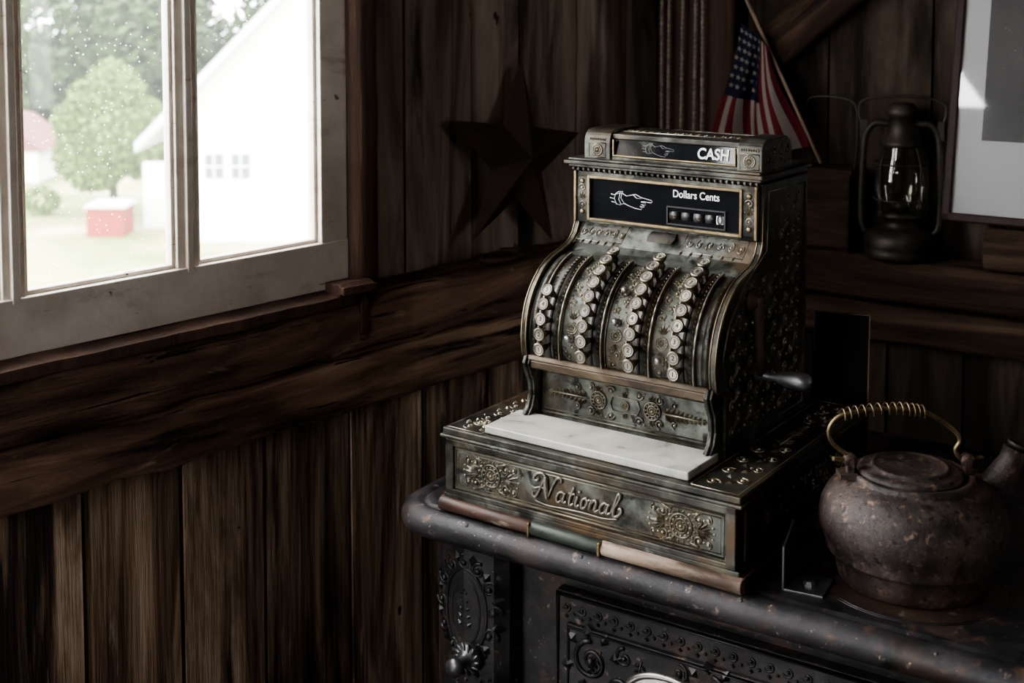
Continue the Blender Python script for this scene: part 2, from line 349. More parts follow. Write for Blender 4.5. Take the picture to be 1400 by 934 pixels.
beam(bm,.730,.784,-.03,.022,1.02,H,30,.0025,3,axis='z')
box(bm,.724,.734,-.12,-.03,1.02,H)
box(bm,1.97,2.03,-.10,.02,1.02,H); box(bm,2.29,2.35,-.10,.02,1.02,H); box(bm,3.65,3.71,-.10,.02,1.02,H)
obj('trim_1',bm,['post'],Mx=ML)
bm=B()
beam(bm,.80,2.0,-.14,.036,1.014,1.041,40,.003,4)
beam(bm,2.3,3.7,-.14,.036,1.014,1.041,40,.003,5)
beam(bm,.765,.835,-.02,.046,1.034,1.056,8,.003,14); beam(bm,.772,.786,.024,.034,.955,1.036,8,.002,16)
obj('trim_2',bm,['post'],Mx=ML,bev=.002)
def window(name,w,cuts,Mx=ML,ext=0):
    e=empty(name,Mx); x0,x1,z0,z1=w; bm=B()
    box(bm,x0,x0+.055,-.035,0,z0,z1); box(bm,x1-.05,x1,-.035,0,z0,z1)
    box(bm,x0,x1,-.036,.002,z0,z0+.077); box(bm,x0,x1,-.036,.002,z1-.06,z1)
    edges=[x0+.055]
    for a,b in cuts:
        box(bm,a,b,-.034,-.004,z0,z1); m=(a+b)/2; box(bm,m-.006,m+.006,-.036,.003,z0+.07,z1); edges+= [a,b]
    edges.append(x1-.05)
    for a,b in zip(edges[::2],edges[1::2]):
        zc=1.66; box(bm,a,b,-.03,-.008,zc,zc+.022)
        for (q0,q1,r0,r1) in ((a,a+.006,z0+.077,z1),(b-.006,b,z0+.077,z1),(a,b,z0+.077,z0+.083)):
            box(bm,q0,q1,-.026,-.010,r0,r1)
    xa=x0-ext
    box(bm,xa-.01,xa,-.15,-.03,z0,z1); box(bm,x1,x1+.02,-.15,-.03,z0,z1); box(bm,xa,x1,-.15,-.03,z1,z1+.02); box(bm,xa,x1,-.16,-.03,z0-.03,z0)
    obj('sash',bm,['paint'],parent=e,bev=.0018)
    bm=B()
    for a,b in zip(edges[::2],edges[1::2]): box(bm,a,b,-.020,-.0195,z0+.07,z1-.05)
    obj('panes',bm,['glass'],parent=e)
    ld=bpy.data.lights.new('window_portal','AREA'); ld.shape='RECTANGLE'; ld.size=x1-x0; ld.size_y=z1-z0; ld.cycles.is_portal=True
    lo=bpy.data.objects.new('window_portal',ld); scene.collection.objects.link(lo); lo.parent=e
    lo.matrix_local=T((x0+x1)/2,-.17,(z0+z1)/2)@RX(90)
    return e
window('window_1',W1,[(1.068,1.106),(1.339,1.372),(1.62,1.655)],ext=.04)
window('added_window_2',W2,[(2.77,2.80),(3.2,3.23)])  # unseen window added to light the register front
window('added_window_3',W3,[(1.01,1.05)],Mx=MF)  # unseen window added behind the camera as fill for the walls
bm=B()
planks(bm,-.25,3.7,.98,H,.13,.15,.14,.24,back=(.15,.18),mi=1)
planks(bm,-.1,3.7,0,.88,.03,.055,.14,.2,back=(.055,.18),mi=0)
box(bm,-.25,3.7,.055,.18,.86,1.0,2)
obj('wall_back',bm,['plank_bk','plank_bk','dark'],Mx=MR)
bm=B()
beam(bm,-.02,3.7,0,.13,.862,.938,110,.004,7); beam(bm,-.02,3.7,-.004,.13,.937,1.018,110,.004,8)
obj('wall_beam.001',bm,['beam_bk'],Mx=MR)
cp=empty('corner_post_with_brace',MR)
bm=B(); beam(bm,.02,.19,.045,.125,1.02,H-.155,40,.004,9,axis='z'); obj('post',bm,['post'],parent=cp)
bm=B(); beam(bm,0,.42,-.03,.03,-.045,.045,30,.004,10); obj('brace',bm,['beam_bk'],parent=cp,Mx=T(.17,.085,1.33)@RY(-40))
bm=B()
for (a,b,c,d) in ((0,W3[0],0,H),(W3[1],3.6,0,H),(W3[0],W3[1],0,W3[2]),(W3[0],W3[1],W3[3],H)): planks(bm,a,b,c,d,0,.025,.15,.22,back=(-.04,-.005))
obj('wall_front',bm,['plank_bk','plank_hi','dark'],Mx=MF)
d=pB-pC; a=math.atan2(d.y,d.x); bm=B(); planks(bm,0,d.length,0,H,0,.025,.15,.22,back=(-.04,-.005)); obj('wall_right',bm,['plank_bk','plank_hi','dark'],Mx=T(pC.x,pC.y,0)@Matrix.Rotation(a,4,'Z'))
bm=B(); y=-.3
while y<4.5:
    box(bm,-.3,3.9,-y-.178,-y,-.04,0,jit=.0005); y+=.18
box(bm,-.35,3.95,-4.6,.3,-.08,-.04)
obj('floor',bm,['floorw'],Mx=MR)
bm=B(); y=-.3
while y<4.5:
    box(bm,-.3,3.9,-y-.178,-y,H,H+.03,jit=.0005); y+=.18
box(bm,-.35,3.95,-4.6,.3,H+.03,H+.07)
for s in (.9,1.9,2.9): box(bm,s,s+.12,-4.4,.1,H-.15,H)
obj('ceiling',bm,['post'],Mx=MR)

# ------------------------------------------------------------------ STOVE
SA=-33.3
MS=T(-.165,1.795,0)@RZ(SA)
st=empty('cast_iron_stove',MS)
def rr(x0,x1,y0,y1,rad,ins,z,seg=8):
    x0+=ins;x1-=ins;y0+=ins;y1-=ins; r=max(rad-ins,.003); out=[]
    for cx,cy,a0 in ((x1-r,y1-r,0),(x0+r,y1-r,90),(x0+r,y0+r,180),(x1-r,y0+r,270)):
        for i in range(seg+1):
            a=R_(a0+90*i/seg); out.append(Vector((cx+r*math.cos(a),cy+r*math.sin(a),z)))
    return out
bm=B()
prof=[(.040,ZT-.0),(.038,ZT-.0),(.035,ZT-.003),(.032,ZT-.003),(.027,ZT+.0005)]
for i in range(9):
    a=R_(80-170*i/8); prof.append((.023-.023*math.cos(a),ZT-.020+.0205*math.sin(a)))
prof+=[(.05,ZT-.042),(.055,ZT-.05),(.075,ZT-.05)]
rings=[[bm.verts.new(p) for p in rr(-.024,1.25,-.004,.70,.075,i,z)] for i,z in prof]
bm.faces.new(rings[0]); bm.faces.new(rings[-1][::-1])
for a,b in zip(rings,rings[1:]):
    n=len(a)
    for i in range(n):
        f=bm.faces.new((a[i],a[(i+1)%n],b[(i+1)%n],b[i])); f.smooth=True
for sx in (.12,.30,.52,.75): ball(bm,(sx,.008,ZT-.006),.0045,0,2)
obj('stove_top',bm,['iron'],parent=st)
bm=B()
kc=(MS.inverted()@Vector((.492,1.562,ZT)))
for rad in (.116,.112): tube(bm,[(kc.x+rad*math.cos(2*math.pi*i/64),kc.y+rad*math.sin(2*math.pi*i/64),ZT-.0002) for i in range(64)],.0011,6,True)
tube(bm,[(kc.x+.24+.1*math.cos(2*math.pi*i/64),kc.y+.27+.1*math.sin(2*math.pi*i/64),ZT-.0002) for i in range(64)],.0011,6,True)
obj('lid_rings',bm,['ironorn'],parent=st)
bm=B()
box(bm,.05,1.19,.085,.64,.16,ZT-.045)
box(bm,.225,.72,.066,.09,.22,.712); box(bm,.245,.70,.060,.07,.24,.672)
box(bm,.76,1.17,.066,.09,.22,.712)
prism(bm,[(.026,.085),(.032,.060),(.050,.046),(.092,.038),(.137,.046),(.154,.060),(.160,.085)],.16,.748,lambda p,a:Vector((p[0],p[1],a)),smooth=False)
for lx in (.08,1.15):
    for ly in (.12,.58):
        tube(bm,[(lx,ly,.2),(lx-.01,ly-.01,.12),(lx-.0,ly-.02,.05),(lx-.01,ly-.04,.0)],[.04,.03,.018,.026],10)
box(bm,.030,.06,.12,.60,.22,.70)
obj('stove_body',bm,['iron'],parent=st,bev=.003)
bm=B()
fS=lambda u,v,h: Vector((u,.066-h,v)); o=Orn(bm,fS)
fS2=lambda u,v,h: Vector((u,.060-h,v)); o2=Orn(bm,fS2)
o.line([(.229,.708),(.716,.708),(.716,.224),(.229,.224)],.004,8,True)
o2.line([(.249,.668),(.696,.668),(.696,.244),(.249,.244)],.003,8,True)
n=20
for i in range(n):
    u=.243+(.46)*i/(n-1); o.scroll(u,.692,.008,R_(200),1.0,1,.0016); o.ball(u+.011,.684,.0026); o.leaf(u,.683,R_(-90),.008,.003,.002)
def bigscroll(o,cu,cv,s,sg):
    o.scroll(cu,cv,.028*s,R_(90),1.6,sg,.0034*s); o.scroll(cu+sg*.045*s,cv-.03*s,.022*s,R_(-90),1.4,-sg,.003*s)
    o.scroll(cu+sg*.05*s,cv+.018*s,.014*s,R_(90),1.2,sg,.0024*s)
    for a in (20,60,100,140,200,250): o.leaf(cu+math.cos(R_(a))*.028*s,cv+math.sin(R_(a))*.028*s,R_(a),.022*s,.006*s,.004)
for (cu,cv,sg,s) in ((.285,.63,1,1),(.285,.555,1,.9),(.30,.48,1,1),(.46,.635,-1,.9),(.455,.56,-1,.9),(.50,.62,1,.9),(.60,.63,1,1),(.64,.56,-1,1),(.56,.55,1,1),(.52,.47,-1,1),(.62,.46,1,1)):
    bigscroll(o2,cu,cv,s,sg)
for i in range(5): o2.spray(.42+.06*(i-2),.655-.004*abs(i-2),R_(-90+14*(i-2)),.04,5,.35,.003,.0014)
fP=lambda u,v,h: Vector((u-.008,.041-h+abs(u-.10)**2*4,v)); p=Orn(bm,fP)
pts=[(.10+.034*math.cos(2*math.pi*i/28),.655+.062*math.sin(2*math.pi*i/28)) for i in range(28)]
p.line(pts,.003,8,True); p.line([(.10+(a-.10)*.7,.655+(b-.655)*.78) for a,b in pts],.002,8,True)
for k in range(12):
    a=R_(-30+30*k); 
    p.scroll(.10+.044*math.cos(a),.660+.066*math.sin(a),.012,a,1.2,1,.0028); p.leaf(.10+.038*math.cos(a+.2),.66+.062*math.sin(a+.2),a+.4,.024,.007,.005)
for k in range(4): bigscroll(p,.075 if k%2 else .125,.54-.075*k,.75,1 if k%2 else -1)
p.spray(.10,.625,R_(90),.06,5,.35,.004,.002)
obj('stove_relief',bm,['ironorn'],parent=st)
bm=B()
KX,KZ=.100,.592
lathe(bm,[(0,.0),(.020,.0),(.022,.006),(.016,.012),(.009,.016),(.007,.03),(.013,.034),(.013,.042),(0,.046)],T(KX,.042,KZ)@RX(90),24)
for i in range(14):
    a=2*math.pi*i/14
    tube(bm,[Vector((KX+.010*math.cos(a),.030,KZ+.010*math.sin(a))),Vector((KX+.023*math.cos(a+.5),.031,KZ+.023*math.sin(a+.5)))],.0022,6)
obj('damper_knob',bm,['steel'],parent=st)
bm=B()
el=[Vector((.40+.06*math.cos(2*math.pi*i/40),.058,.607+.034*math.sin(2*math.pi*i/40))) for i in range(40)]
tube(bm,el,.005,8,True)
c=bm.verts.new((.40,.054,.607)); ev=[bm.verts.new(v+Vector((0,-.001,0))) for v in el]
for i in range(40): bm.faces.new((ev[i],ev[(i+1)%40],c)).smooth=True
obj('stove_fittings',bm,['nickel'],parent=st)

# ------------------------------------------------------------------ CASH REGISTER
MC=T(-.095,1.782,ZT)@RZ(-35)
cr=empty('antique_cash_register',MC)
BW=.4485; BD=.42
bm=B()
box(bm,.004,BW-.004,.004,BD,.020,.104)
box(bm,-.004,BW+.004,-.004,BD+.004,.104,.109); box(bm,-.001,BW+.001,-.001,BD+.001,.109,.118)
box(bm,0,BW,0,BD,.018,.026)
fx0,fx1,fz0,fz1=.004,BW-.004,.026,.104
for (a,b,c,d) in ((fx0,fx0+.014,fz0,fz1),(fx1-.014,fx1,fz0,fz1),(fx0,fx1,fz0,fz0+.008),(fx0,fx1,fz1-.010,fz1)):
    box(bm,a,b,-.002,.006,c,d)
for (a,b,c,d) in ((.02,.03,.03,.10),(BD-.03,BD-.02,.03,.10),(.02,BD-.02,.03,.038),(.02,BD-.02,.092,.10)):
    box(bm,BW-.006,BW-.001,a,b,c,d)
obj('base_drawer_case',bm,['cab'],parent=cr,bev=.0016)
bm=B()
box(bm,.018,BW-.018,.002,.01,.034,.094)
obj('drawer_front',bm,['field'],parent=cr)
bm=B()
fF=lambda u,v,h: Vector((u,.002-h,v)); o=Orn(bm,fF)
o.line([(.021,.037),(BW-.021,.037),(BW-.021,.091),(.021,.091)],.0016,6,True)
o.line([(.0255,.0415),(BW-.0255,.0415),(BW-.0255,.0865),(.0255,.0865)],.0008,6,True)
for cx in (.080,.369):
    o.rosette(cx,.064,.0150,.0016)
    for k in range(16):
        a=2*math.pi*(k+.5)/16; o.leaf(cx+math.cos(a)*.0162,.064+math.sin(a)*.0162,a,.0065,.0018,.0022)
    for sg,a in ((1,0),(-1,180)):
        o.palmette(cx+sg*.022,.064,R_(a),.024,7,110,.0030)
        for s2 in (1,-1):
            o.scroll(cx+sg*.025,.064+s2*.0135,.0070,R_(90*s2),1.3,sg*s2,.0014)
            o.scroll(cx+sg*.038,.064+s2*.0150,.0048,R_(90*s2),1.2,-sg*s2,.0012)
            o.spray(cx+sg*.010,.064+s2*.0165,R_(a+s2*sg*20),.020,4,.34,.0024,.001)
fT=lambda u,v,h: Vector((u,v,.118+h)); t_=Orn(bm,fT)
t_.vine(.008,.060,.012,.075,3,.0012); t_.vine(.014,.058,.08,.18,5,.0012); t_.rosette(.034,.045,.012,.001)
for k in range(4):
    cy=.03+.045*k; t_.scroll(.398,cy,.010,k,1.4,1,.0013); t_.scroll(.428,cy+.02,.010,k+2,1.4,-1,.0013); t_.leaf(.413,cy,R_(60),.018,.004,.002); t_.leaf(.413,cy+.02,R_(120),.018,.004,.002)
t_.spray(.413,.20,R_(90),.09,9,.2,.0018); t_.vine(.392,.438,.30,.40,4,.0012)
t_.line([(.004,.006),(.006,.20),(.06,.20),(.06,.006)],.0008,6,True); t_.line([(.38,.006),(.38,.41),(.443,.41),(.443,.006)],.0009,6,True)
fB=lambda u,v,h: Vector((BW-.004+h,u,v)); b_=Orn(bm,fB)
b_.rosette(.09,.064,.016,.0014); b_.rosette(.33,.064,.016,.0014); b_.vine(.12,.30,.045,.085,7,.0012,True)
obj('drawer_relief',bm,['orn'],parent=cr)
# script lettering, cast in relief
def a_(x): return [([(x+.72,.88),(x+.42,1.0),(x+.08,.72),(x+.02,.3),(x+.22,0),(x+.5,.1),(x+.75,.6)],1),([(x+.84,1.02),(x+.74,.45),(x+.82,.05),(x+1.15,.22)],1.15)]
LT=[([(-.35,.35),(-.25,.0),(.05,-.05),(.3,.5),(.5,1.4),(.72,2.05)],.9),([(.72,2.05),(.85,1.5),(1.1,.6),(1.35,-.02)],1.7),([(1.35,-.02),(1.55,.9),(1.8,1.8),(2.1,2.25),(2.45,2.15),(2.45,1.85)],.9),
    ([(.72,2.05),(.35,2.3),(-.15,2.25),(-.5,1.85),(-.35,1.5),(-.05,1.6),(-.1,1.85)],1.1)]
LT+=a_(2.3)+[([(3.95,1.75),(3.78,1.0),(3.76,.25),(3.95,0),(4.25,.22)],1.2),([(3.5,1.1),(3.8,1.05),(4.2,1.15)],.9)]
LT+=[([(4.5,1.0),(4.42,.3),(4.58,0),(4.85,.22)],1.2),([(5.35,1.0),(5.08,.8),(5.0,.35),(5.18,0),(5.46,.12),(5.62,.6),(5.48,.95),(5.3,1.0),(5.6,.85),(5.85,.95)],1.1)]
LT+=[([(6.0,1.0),(5.95,.5),(5.92,0)],1.2),([(5.94,.45),(6.15,.88),(6.42,1.0),(6.55,.75),(6.48,.25),(6.62,0),(6.9,.22)],1.1)]
LT+=a_(7.0)+[([(8.15,.22),(8.55,1.1),(8.78,1.85),(8.66,2.15),(8.48,1.85),(8.40,.7),(8.52,.05),(8.85,.05),(9.2,.5),(9.05,.85),(8.85,.7)],1.15)]
LT+=[([(.1,-.45),(1.5,-.62),(3.5,-.5),(5.5,-.42),(7.5,-.45),(9.0,-.2)],.6),([(-.6,.9),(-.2,.75),(.4,.95),(1.0,.85)],.7)]
bm=B(); S=.0141
for P,wd in LT:
    sp=cr_spline([(.1540+(x_+.22*y_)*S,-.0004,.0545+y_*S) for x_,y_ in P],5)
    m_=len(sp)-1; tube(bm,sp,[.0021*wd*(.55+.45*math.sin(math.pi*min(1,max(0,.12+.76*i/m_)))) for i in range(m_+1)],8)
ball(bm,(.1540+(4.6+.33)*S,-.0008,.0545+1.45*S),.0024,0,2)
obj('front_lettering',bm,['letter'],parent=cr)
def halfbar(bm,x0,x1,y,zc,r,mi,ry=None):
    pts=[(y+.012,zc-r),(y+.012,zc+r)]+[(y-(ry or r)*math.cos(R_(a))*1.0,zc+r*math.sin(R_(a))) for a in (75,55,35,15,-5,-25,-45,-65,-80)]
    prism(bm,pts,x0,x1,lambda p,a:Vector((a,p[0],p[1])),mi,True)
bm=B(); halfbar(bm,-.004,.148,0,.010,.010,0); halfbar(bm,.148,.258,-.001,.0102,.0098,1); halfbar(bm,.258,BW+.006,0,.010,.010,2)
box(bm,BW-.002,BW+.007,.0,BD,0,.020,0); box(bm,-.005,.004,.0,BD,0,.020,0); box(bm,0,BW,.01,BD,0.0,.019,0); box(bm,.147,.151,-.0115,0,.001,.0195,3); box(bm,.255,.26,-.0115,0,.001,.0195,3)
obj('bottom_moulding',bm,['redwood','greenpaint','palewood','brass'],parent=cr,bev=.0015)
bm=B(); box(bm,.063,.374,.010,.095,.1185,.1295); obj('marble_shelf',bm,['marble'],parent=cr,bev=.002,seg=3)

CY,CZ,RR=.19,.24,.107
def arc(R,a0,a1,n): return [(CY+R*math.cos(R_(a0+(a1-a0)*i/n)),CZ+R*math.sin(R_(a0+(a1-a0)*i/n))) for i in range(n+1)]
def bodyprof(R,off):
    return [(.372,.118),(.112+off,.118),(.112+off,.198),(.10+off,.205)]+arc(R,196,101,26)+[(.178+off,.347+ (R-RR)),(.196+off,.351+(R-RR)),(.208+off,.358+(R-RR)),(.216+off,.368),(.222+off,.380),(.224+off,.462),(.372,.462)]
fx=lambda p,a: Vector((a,p[0],p[1]))
bm=B(); prism(bm,bodyprof(RR-.004,.003),.083,.365,fx,0,False); obj('cabinet_core',bm,['field'],parent=cr)
bm=B()
for a,b in ((.073,.084),(.364,.376)): prism(bm,bodyprof(RR+.002,-.002),a,b,fx)
obj('cabinet_cheeks',bm,['cab'],parent=cr,bev=.0012)
bm=B()
for x in (.0755,.0825,.3665,.3745):
    tube(bm,[Vector((x,p[0],p[1])) for p in bodyprof(RR+.002,-.002)[2:-1]],.0012,6)
obj('cheek_rims',bm,['brass'],parent=cr)
cols=[.120,.187,.260,.326]
fA=lambda u,v,h: Vector((u,CY+(RR-.004+h)*math.cos(R_(196)-v/RR),CZ+(RR-.004+h)*math.sin(R_(196)-v/RR)))
AL=R_(95)*RR
bm=B(); 
def arcstrip(bm,x0,x1,h0,h1,mi=0,v0=0,v1=AL,n=28):
    pts=[v0+(v1-v0)*i/n for i in range(n+1)]
    A=[[bm.verts.new(fA(x,v,h)) for v in pts] for (x,h) in ((x0,h0),(x0,h1),(x1,h1),(x1,h0))]
    for k in range(4):
        a=A[k]; b=A[(k+1)%4]
        for i in range(n):
            f=bm.faces.new((a[i],a[i+1],b[i+1],b[i])); f.material_index=mi; f.smooth=(k==1)
    bm.faces.new([A[k][0] for k in range(4)]).material_index=mi; bm.faces.new([A[k][-1] for k in (3,2,1,0)]).material_index=mi
for c in cols:
    arcstrip(bm,c-.017,c+.017,-.001,.0028)
    for s in (-1,1): arcstrip(bm,c+s*.017-.0014,c+s*.017+.0014,0,.0064,2)
    arcstrip(bm,c-.0024,c+.0024,0,.0034,1)
for c in (.0925,.357): arcstrip(bm,c-.005,c+.005,0,.002)
obj('key_bank_arcs',bm,['cab','dark','orn'],parent=cr)
bm=B(); o=Orn(bm,fA)
for c in (.1535,.2235,.293):
    w=.0125
    arcstrip(bm,c-.0155,c-.0145,0,.003); arcstrip(bm,c+.0145,c+.0155,0,.003)
    o.rosette(c,.052,.0085,.0010); o.palmette(c,.063,R_(90),.016,5,90,.0022); o.palmette(c,.041,R_(-90),.014,5,90,.0022)
    o.vine(c-w,c+w,.004,.032,2,.0011); 
    o.vine(c-w,c+w,.082,.132,4,.0011); o.spray(c,.135,R_(90),.035,6,.28,.0022,.001)
    for k in range(5): o.scroll(c+(.008 if k%2 else -.008),.085+.016*k,.0055,k,1.2,1,.001)
    o.line([(c-.013,.001),(c+.013,.001),(c+.013,AL-.002),(c-.013,AL-.002)],.0008,6,True)
oh=Orn(bm,lambda u,v,h: fA(u,v,h+.0028))
for c in cols:
    for s in (-1,1):
        for k in range(26): oh.leaf(c+s*.0115,.004+k*.0068,R_(90+25*s),.0055,.0010,.0012)
for k in range(12): oh.leaf(cols[0],.095+k*.0065,R_(90),.006,.0025,.0016)
for c in (.0925,.357):
    for k in range(13): o.ball(c,.006+k*.0135,.0016); o.leaf(c,.010+k*.0135,R_(90),.008,.0022,.0025)
fD=lambda u,v,h: Vector((u,.2235-h-max(0,(.020-v))**1.0*1.45,.360+v*1.0+h*.3))
d=Orn(bm,fD)
for (a,b) in ((.092,.168),(.262,.356)):
    for k in range(6):
        u=a+(b-a)*(k+.5)/6; d.scroll(u,.012,.0052,k*2,1.2,1 if k%2 else -1,.001); d.leaf(u+.004,.02,R_(60),.008,.002,.002); d.leaf(u-.004,.004,R_(240),.008,.002,.002)
    d.line([(a,.002),(b,.002),(b,.024),(a,.024)],.0008,6,True)
for k in range(24): d.leaf(.10+.010*k,.0275,R_(90 if k%2 else 60),.006,.0014,.0018)
fL=lambda u,v,h: Vector((u,.1135-h,v)); l=Orn(bm,fL)
l.line([(.088,.128),(.360,.128),(.360,.190),(.088,.190)],.0013,6,True)
l.line([(.093,.133),(.355,.133),(.355,.185),(.093,.185)],.0007,6,True)
l.rosette(.224-.042,.159,.012,.0012); l.rosette(.224+.042,.159,.012,.0012)
l.line([(.205,.149),(.243,.149),(.247,.159),(.243,.169),(.205,.169),(.201,.159)],.0010,6,True); l.rosette(.224,.159,.006,.0008)
for sg,a in ((1,0),(-1,180)):
    cx=.224+sg*.058
    l.spray(cx,.159,R_(a),.062,9,.24,.0022,.0011)
    for s2 in (1,-1):
        l.scroll(cx-sg*.004,.159+s2*.016,.0065,R_(90*s2),1.3,sg*s2,.0012); l.scroll(.224+sg*.022,.159+s2*.0175,.006,R_(0),1.3,-sg*s2,.0012)
        l.palmette(.224+sg*.042,.159+s2*.012,R_(90*s2),.010,5,110,.002); l.scroll(cx+sg*.018,.159+s2*.013,.005,R_(90*s2),1.2,sg*s2,.001)
        l.ball(.224+sg*.03,.159+s2*.021,.0015)
l.palmette(.224,.170,R_(90),.009,5,110,.002); l.palmette(.224,.148,R_(-90),.009,5,110,.002)
fR=lambda u,v,h: Vector((.376+h,u,v)); r=Orn(bm,fR)
r.line([(.125,.13),(.36,.13),(.36,.45),(.235,.45),(.23,.37),(.16,.335),(.115,.29),(.10,.25),(.108,.21),(.125,.20)],.0016,6,True)
for i in range(6):
    for j in range(9):
        u=.135+.038*i; v=.148+.034*j
        if v>.33 and u<.25: continue
        if v>.29 and u<.16: continue
        r.scroll(u-.008,v,.0075,j,1.4,1,.0012); r.scroll(u+.010,v+.014,.0075,j+2,1.4,-1,.0012); r.leaf(u+.002,v+.004,R_(60),.013,.003,.002); r.leaf(u+.002,v+.010,R_(240),.012,.003,.002); r.ball(u+.014,v-.003,.0018)
obj('cabinet_relief',bm,['orn'],parent=cr)
bm=B()
box(bm,.084,.364,.082,.118,.1965,.208)
prism(bm,[(.080,.2085),(.084,.215),(.105,.215),(.105,.2085)],.084,.364,fx)
obj('lower_rail',bm,['brown'],parent=cr,bev=.002)
bm=B()
for x in (.078,.359):
    P=[(.104,.120),(.086,.119),(.078,.122),(.079,.130),(.088,.140),(.093,.155),(.091,.175),(.083,.190),(.078,.203),(.084,.213),(.108,.213),(.108,.2)]
    prism(bm,P,x,x+.012,fx)
    tube(bm,[Vector((x+.006,p[0]-.001,p[1])) for p in P[1:10]],.0028,8)
    lathe(bm,[(0,0),(.006,0),(.006,.002),(0,.003)],T(x+.006,.083,.2)@RX(90),12)
obj('side_brackets',bm,['cab'],parent=cr,bev=.001)
bm=B()
def key(bm,x,ang):
    a=R_(ang); d=Vector((0,math.cos(a),math.sin(a)))
    p=Vector((x,CY,CZ))+d*(RR-.006)
    q=d.to_track_quat('Z','Y').to_matrix().to_4x4(); Mx=Matrix.Translation(p)@q
    s=.031
    lathe(bm,[(.0030,0),(.0030,.012),(.0048,.014),(.0055,.018),(.0042,.022),(.0060,s-.006),(.0085,s-.004),(.0094,s-.001),(.0092,s+.001),(.0080,s+.0016)],Mx,16,0)
    lathe(bm,[(.0080,s+.0014),(.0072,s+.0008),(0,s+.0009)],Mx,16,1,False)
    lathe(bm,[(.0064,s+.0009),(.0064,s+.0012),(.0056,s+.0012),(.0056,s+.0009)],Mx,16,2,False)
for ci,c in enumerate(cols):
    n=5 if ci==0 else 9
    for k in range(n): key(bm,c,183-9*k)
obj('keys',bm,['keyrim','cream','ink'],parent=cr)
for ci,c in enumerate(cols):
    n=5 if ci==0 else 9
    for k in range(n):
        a=R_(183-9*k); dd=Vector((0,math.cos(a),math.sin(a))); p=Vector((c,CY,CZ))+dd*(RR-.006+.0321)
        o_=text('key_digit',str(k+1),cr,p,.0085,'ink',ext=.0001,bold=.0002)
        o_.rotation_euler=(R_(90)-(math.pi-a),0,0)
bm=B()
for (x,v) in ((.1535,.038),(.2235,.07),(.2235,.115),(.293,.03)):
    p=fA(x,v,.001); dd=(p-Vector((x,CY,CZ))).normalized(); Mx=Matrix.Translation(p)@dd.to_track_quat('Z','Y').to_matrix().to_4x4()
    lathe(bm,[(0,0),(.0055,0),(.0055,.002),(.003,.003),(.003,.006),(.0045,.007),(.0045,.010),(0,.011)],Mx,14)
lp=[fD(a,b,.0022) for a,b in [(.205,.008),(.243,.008),(.246,.014),(.243,.02),(.205,.02),(.202,.014)]]
tp=[bm.verts.new(p_) for p_ in lp]; bp_=[bm.verts.new(p_+Vector((0,.003,0))) for p_ in lp]; bm.faces.new(tp)
for i in range(6): bm.faces.new((tp[i],tp[(i+1)%6],bp_[(i+1)%6],bp_[i]))
obj('front_knobs',bm,['nickel'],parent=cr)
bm=B()
gx0,gx1,gz0,gz1=.106,.344,.392,.450
for (a,b,c,d_) in ((.078,gx0,.384,.460),(gx1,.371,.384,.460),(.078,.371,.384,gz0),(.078,.371,gz1,.460)):
    box(bm,a,b,.214,.226,c,d_)
for k in range(34): box(bm,.078+.0088*k,.082+.0088*k,.208,.215,.4605,.4655)
box(bm,.072,.377,.208,.368,.4655,.470); box(bm,.067,.381,.202,.374,.470,.4755); box(bm,.072,.376,.207,.37,.4755,.479)
def top(y0,off,z1): 
    r_=.018; return [(.318,.478),(y0,.478),(y0,z1-r_)]+[(y0+r_-r_*math.cos(R_(a)),z1-r_+r_*math.sin(R_(a))) for a in (15,30,45,60,75,90)]+[(.300,z1),(.312,z1-.006),(.318,z1-.016)]
prism(bm,top(.218,0,.5215),.093,.1365,fx); prism(bm,top(.218,0,.5215),.3366,.3735,fx)
prism(bm,top(.2285,0,.5175),.1365,.3366,fx)
box(bm,.1365,.3366,.2215,.232,.478,.483); box(bm,.1365,.3366,.225,.235,.5085,.516)
obj('display_housing',bm,['cab'],parent=cr,bev=.0012)
bm=B()
for (a,b,c,d_) in ((gx0-.004,gx0,gz0-.004,gz1+.004),(gx1,gx1+.004,gz0-.004,gz1+.004),(gx0,gx1,gz0-.004,gz0),(gx0,gx1,gz1,gz1+.004)):
    box(bm,a,b,.211,.216,c,d_)
for a,b in ((.079,.083),(.366,.370)): box(bm,a,b,.211,.216,.386,.459)
box(bm,.139,.334,.2195,.2235,.4835,.486); box(bm,.139,.142,.2195,.2235,.486,.508); box(bm,.331,.334,.2195,.2235,.486,.508)
for x in (.0925,.3575):
    for z in (.40,.445): lathe(bm,[(0,0),(.004,0),(.003,.002),(0,.0025)],T(x,.214,z)@RX(90),12)
obj('display_brass_trim',bm,['brass'],parent=cr,bev=.0008)
bm=B()
for x in (.0925,.3575):
    o=Orn(bm,lambda u,v,h: Vector((u,.214-h,v))); o.scroll(x,.41,.006,0,1.3,1,.001); o.scroll(x,.435,.006,3,1.3,-1,.001); o.palmette(x,.418,R_(90),.012,5,100,.002)
for x in (.115,.355):
    o=Orn(bm,lambda u,v,h: Vector((u,.218-h,v))); o.rosette(x,.492,.008,.001); o.line([(x-.014,.481),(x+.014,.481),(x+.014,.502),(x-.014,.502)],.0009,6,True)
    for k in range(8): o.leaf(x-.012+.0035*k,.505,R_(90),.005,.0012,.0015)
o=Orn(bm,lambda u,v,h: Vector((.3735+h,u,v))); o.vine(.225,.31,.482,.515,4,.001,True)
o=Orn(bm,lambda u,v,h: Vector((u,v,.5175+h)))
for k in range(16): o.scroll(.145+.0125*k,.262,.005,k,1.2,1,.0009)
o.line([(.14,.25),(.333,.25),(.333,.305),(.14,.305)],.001,6,True)
obj('display_relief',bm,['orn'],parent=cr)
bm=B()
yd=lambda z: .2165
box(bm,gx0,gx1,.2165,.224,gz0,gz1)
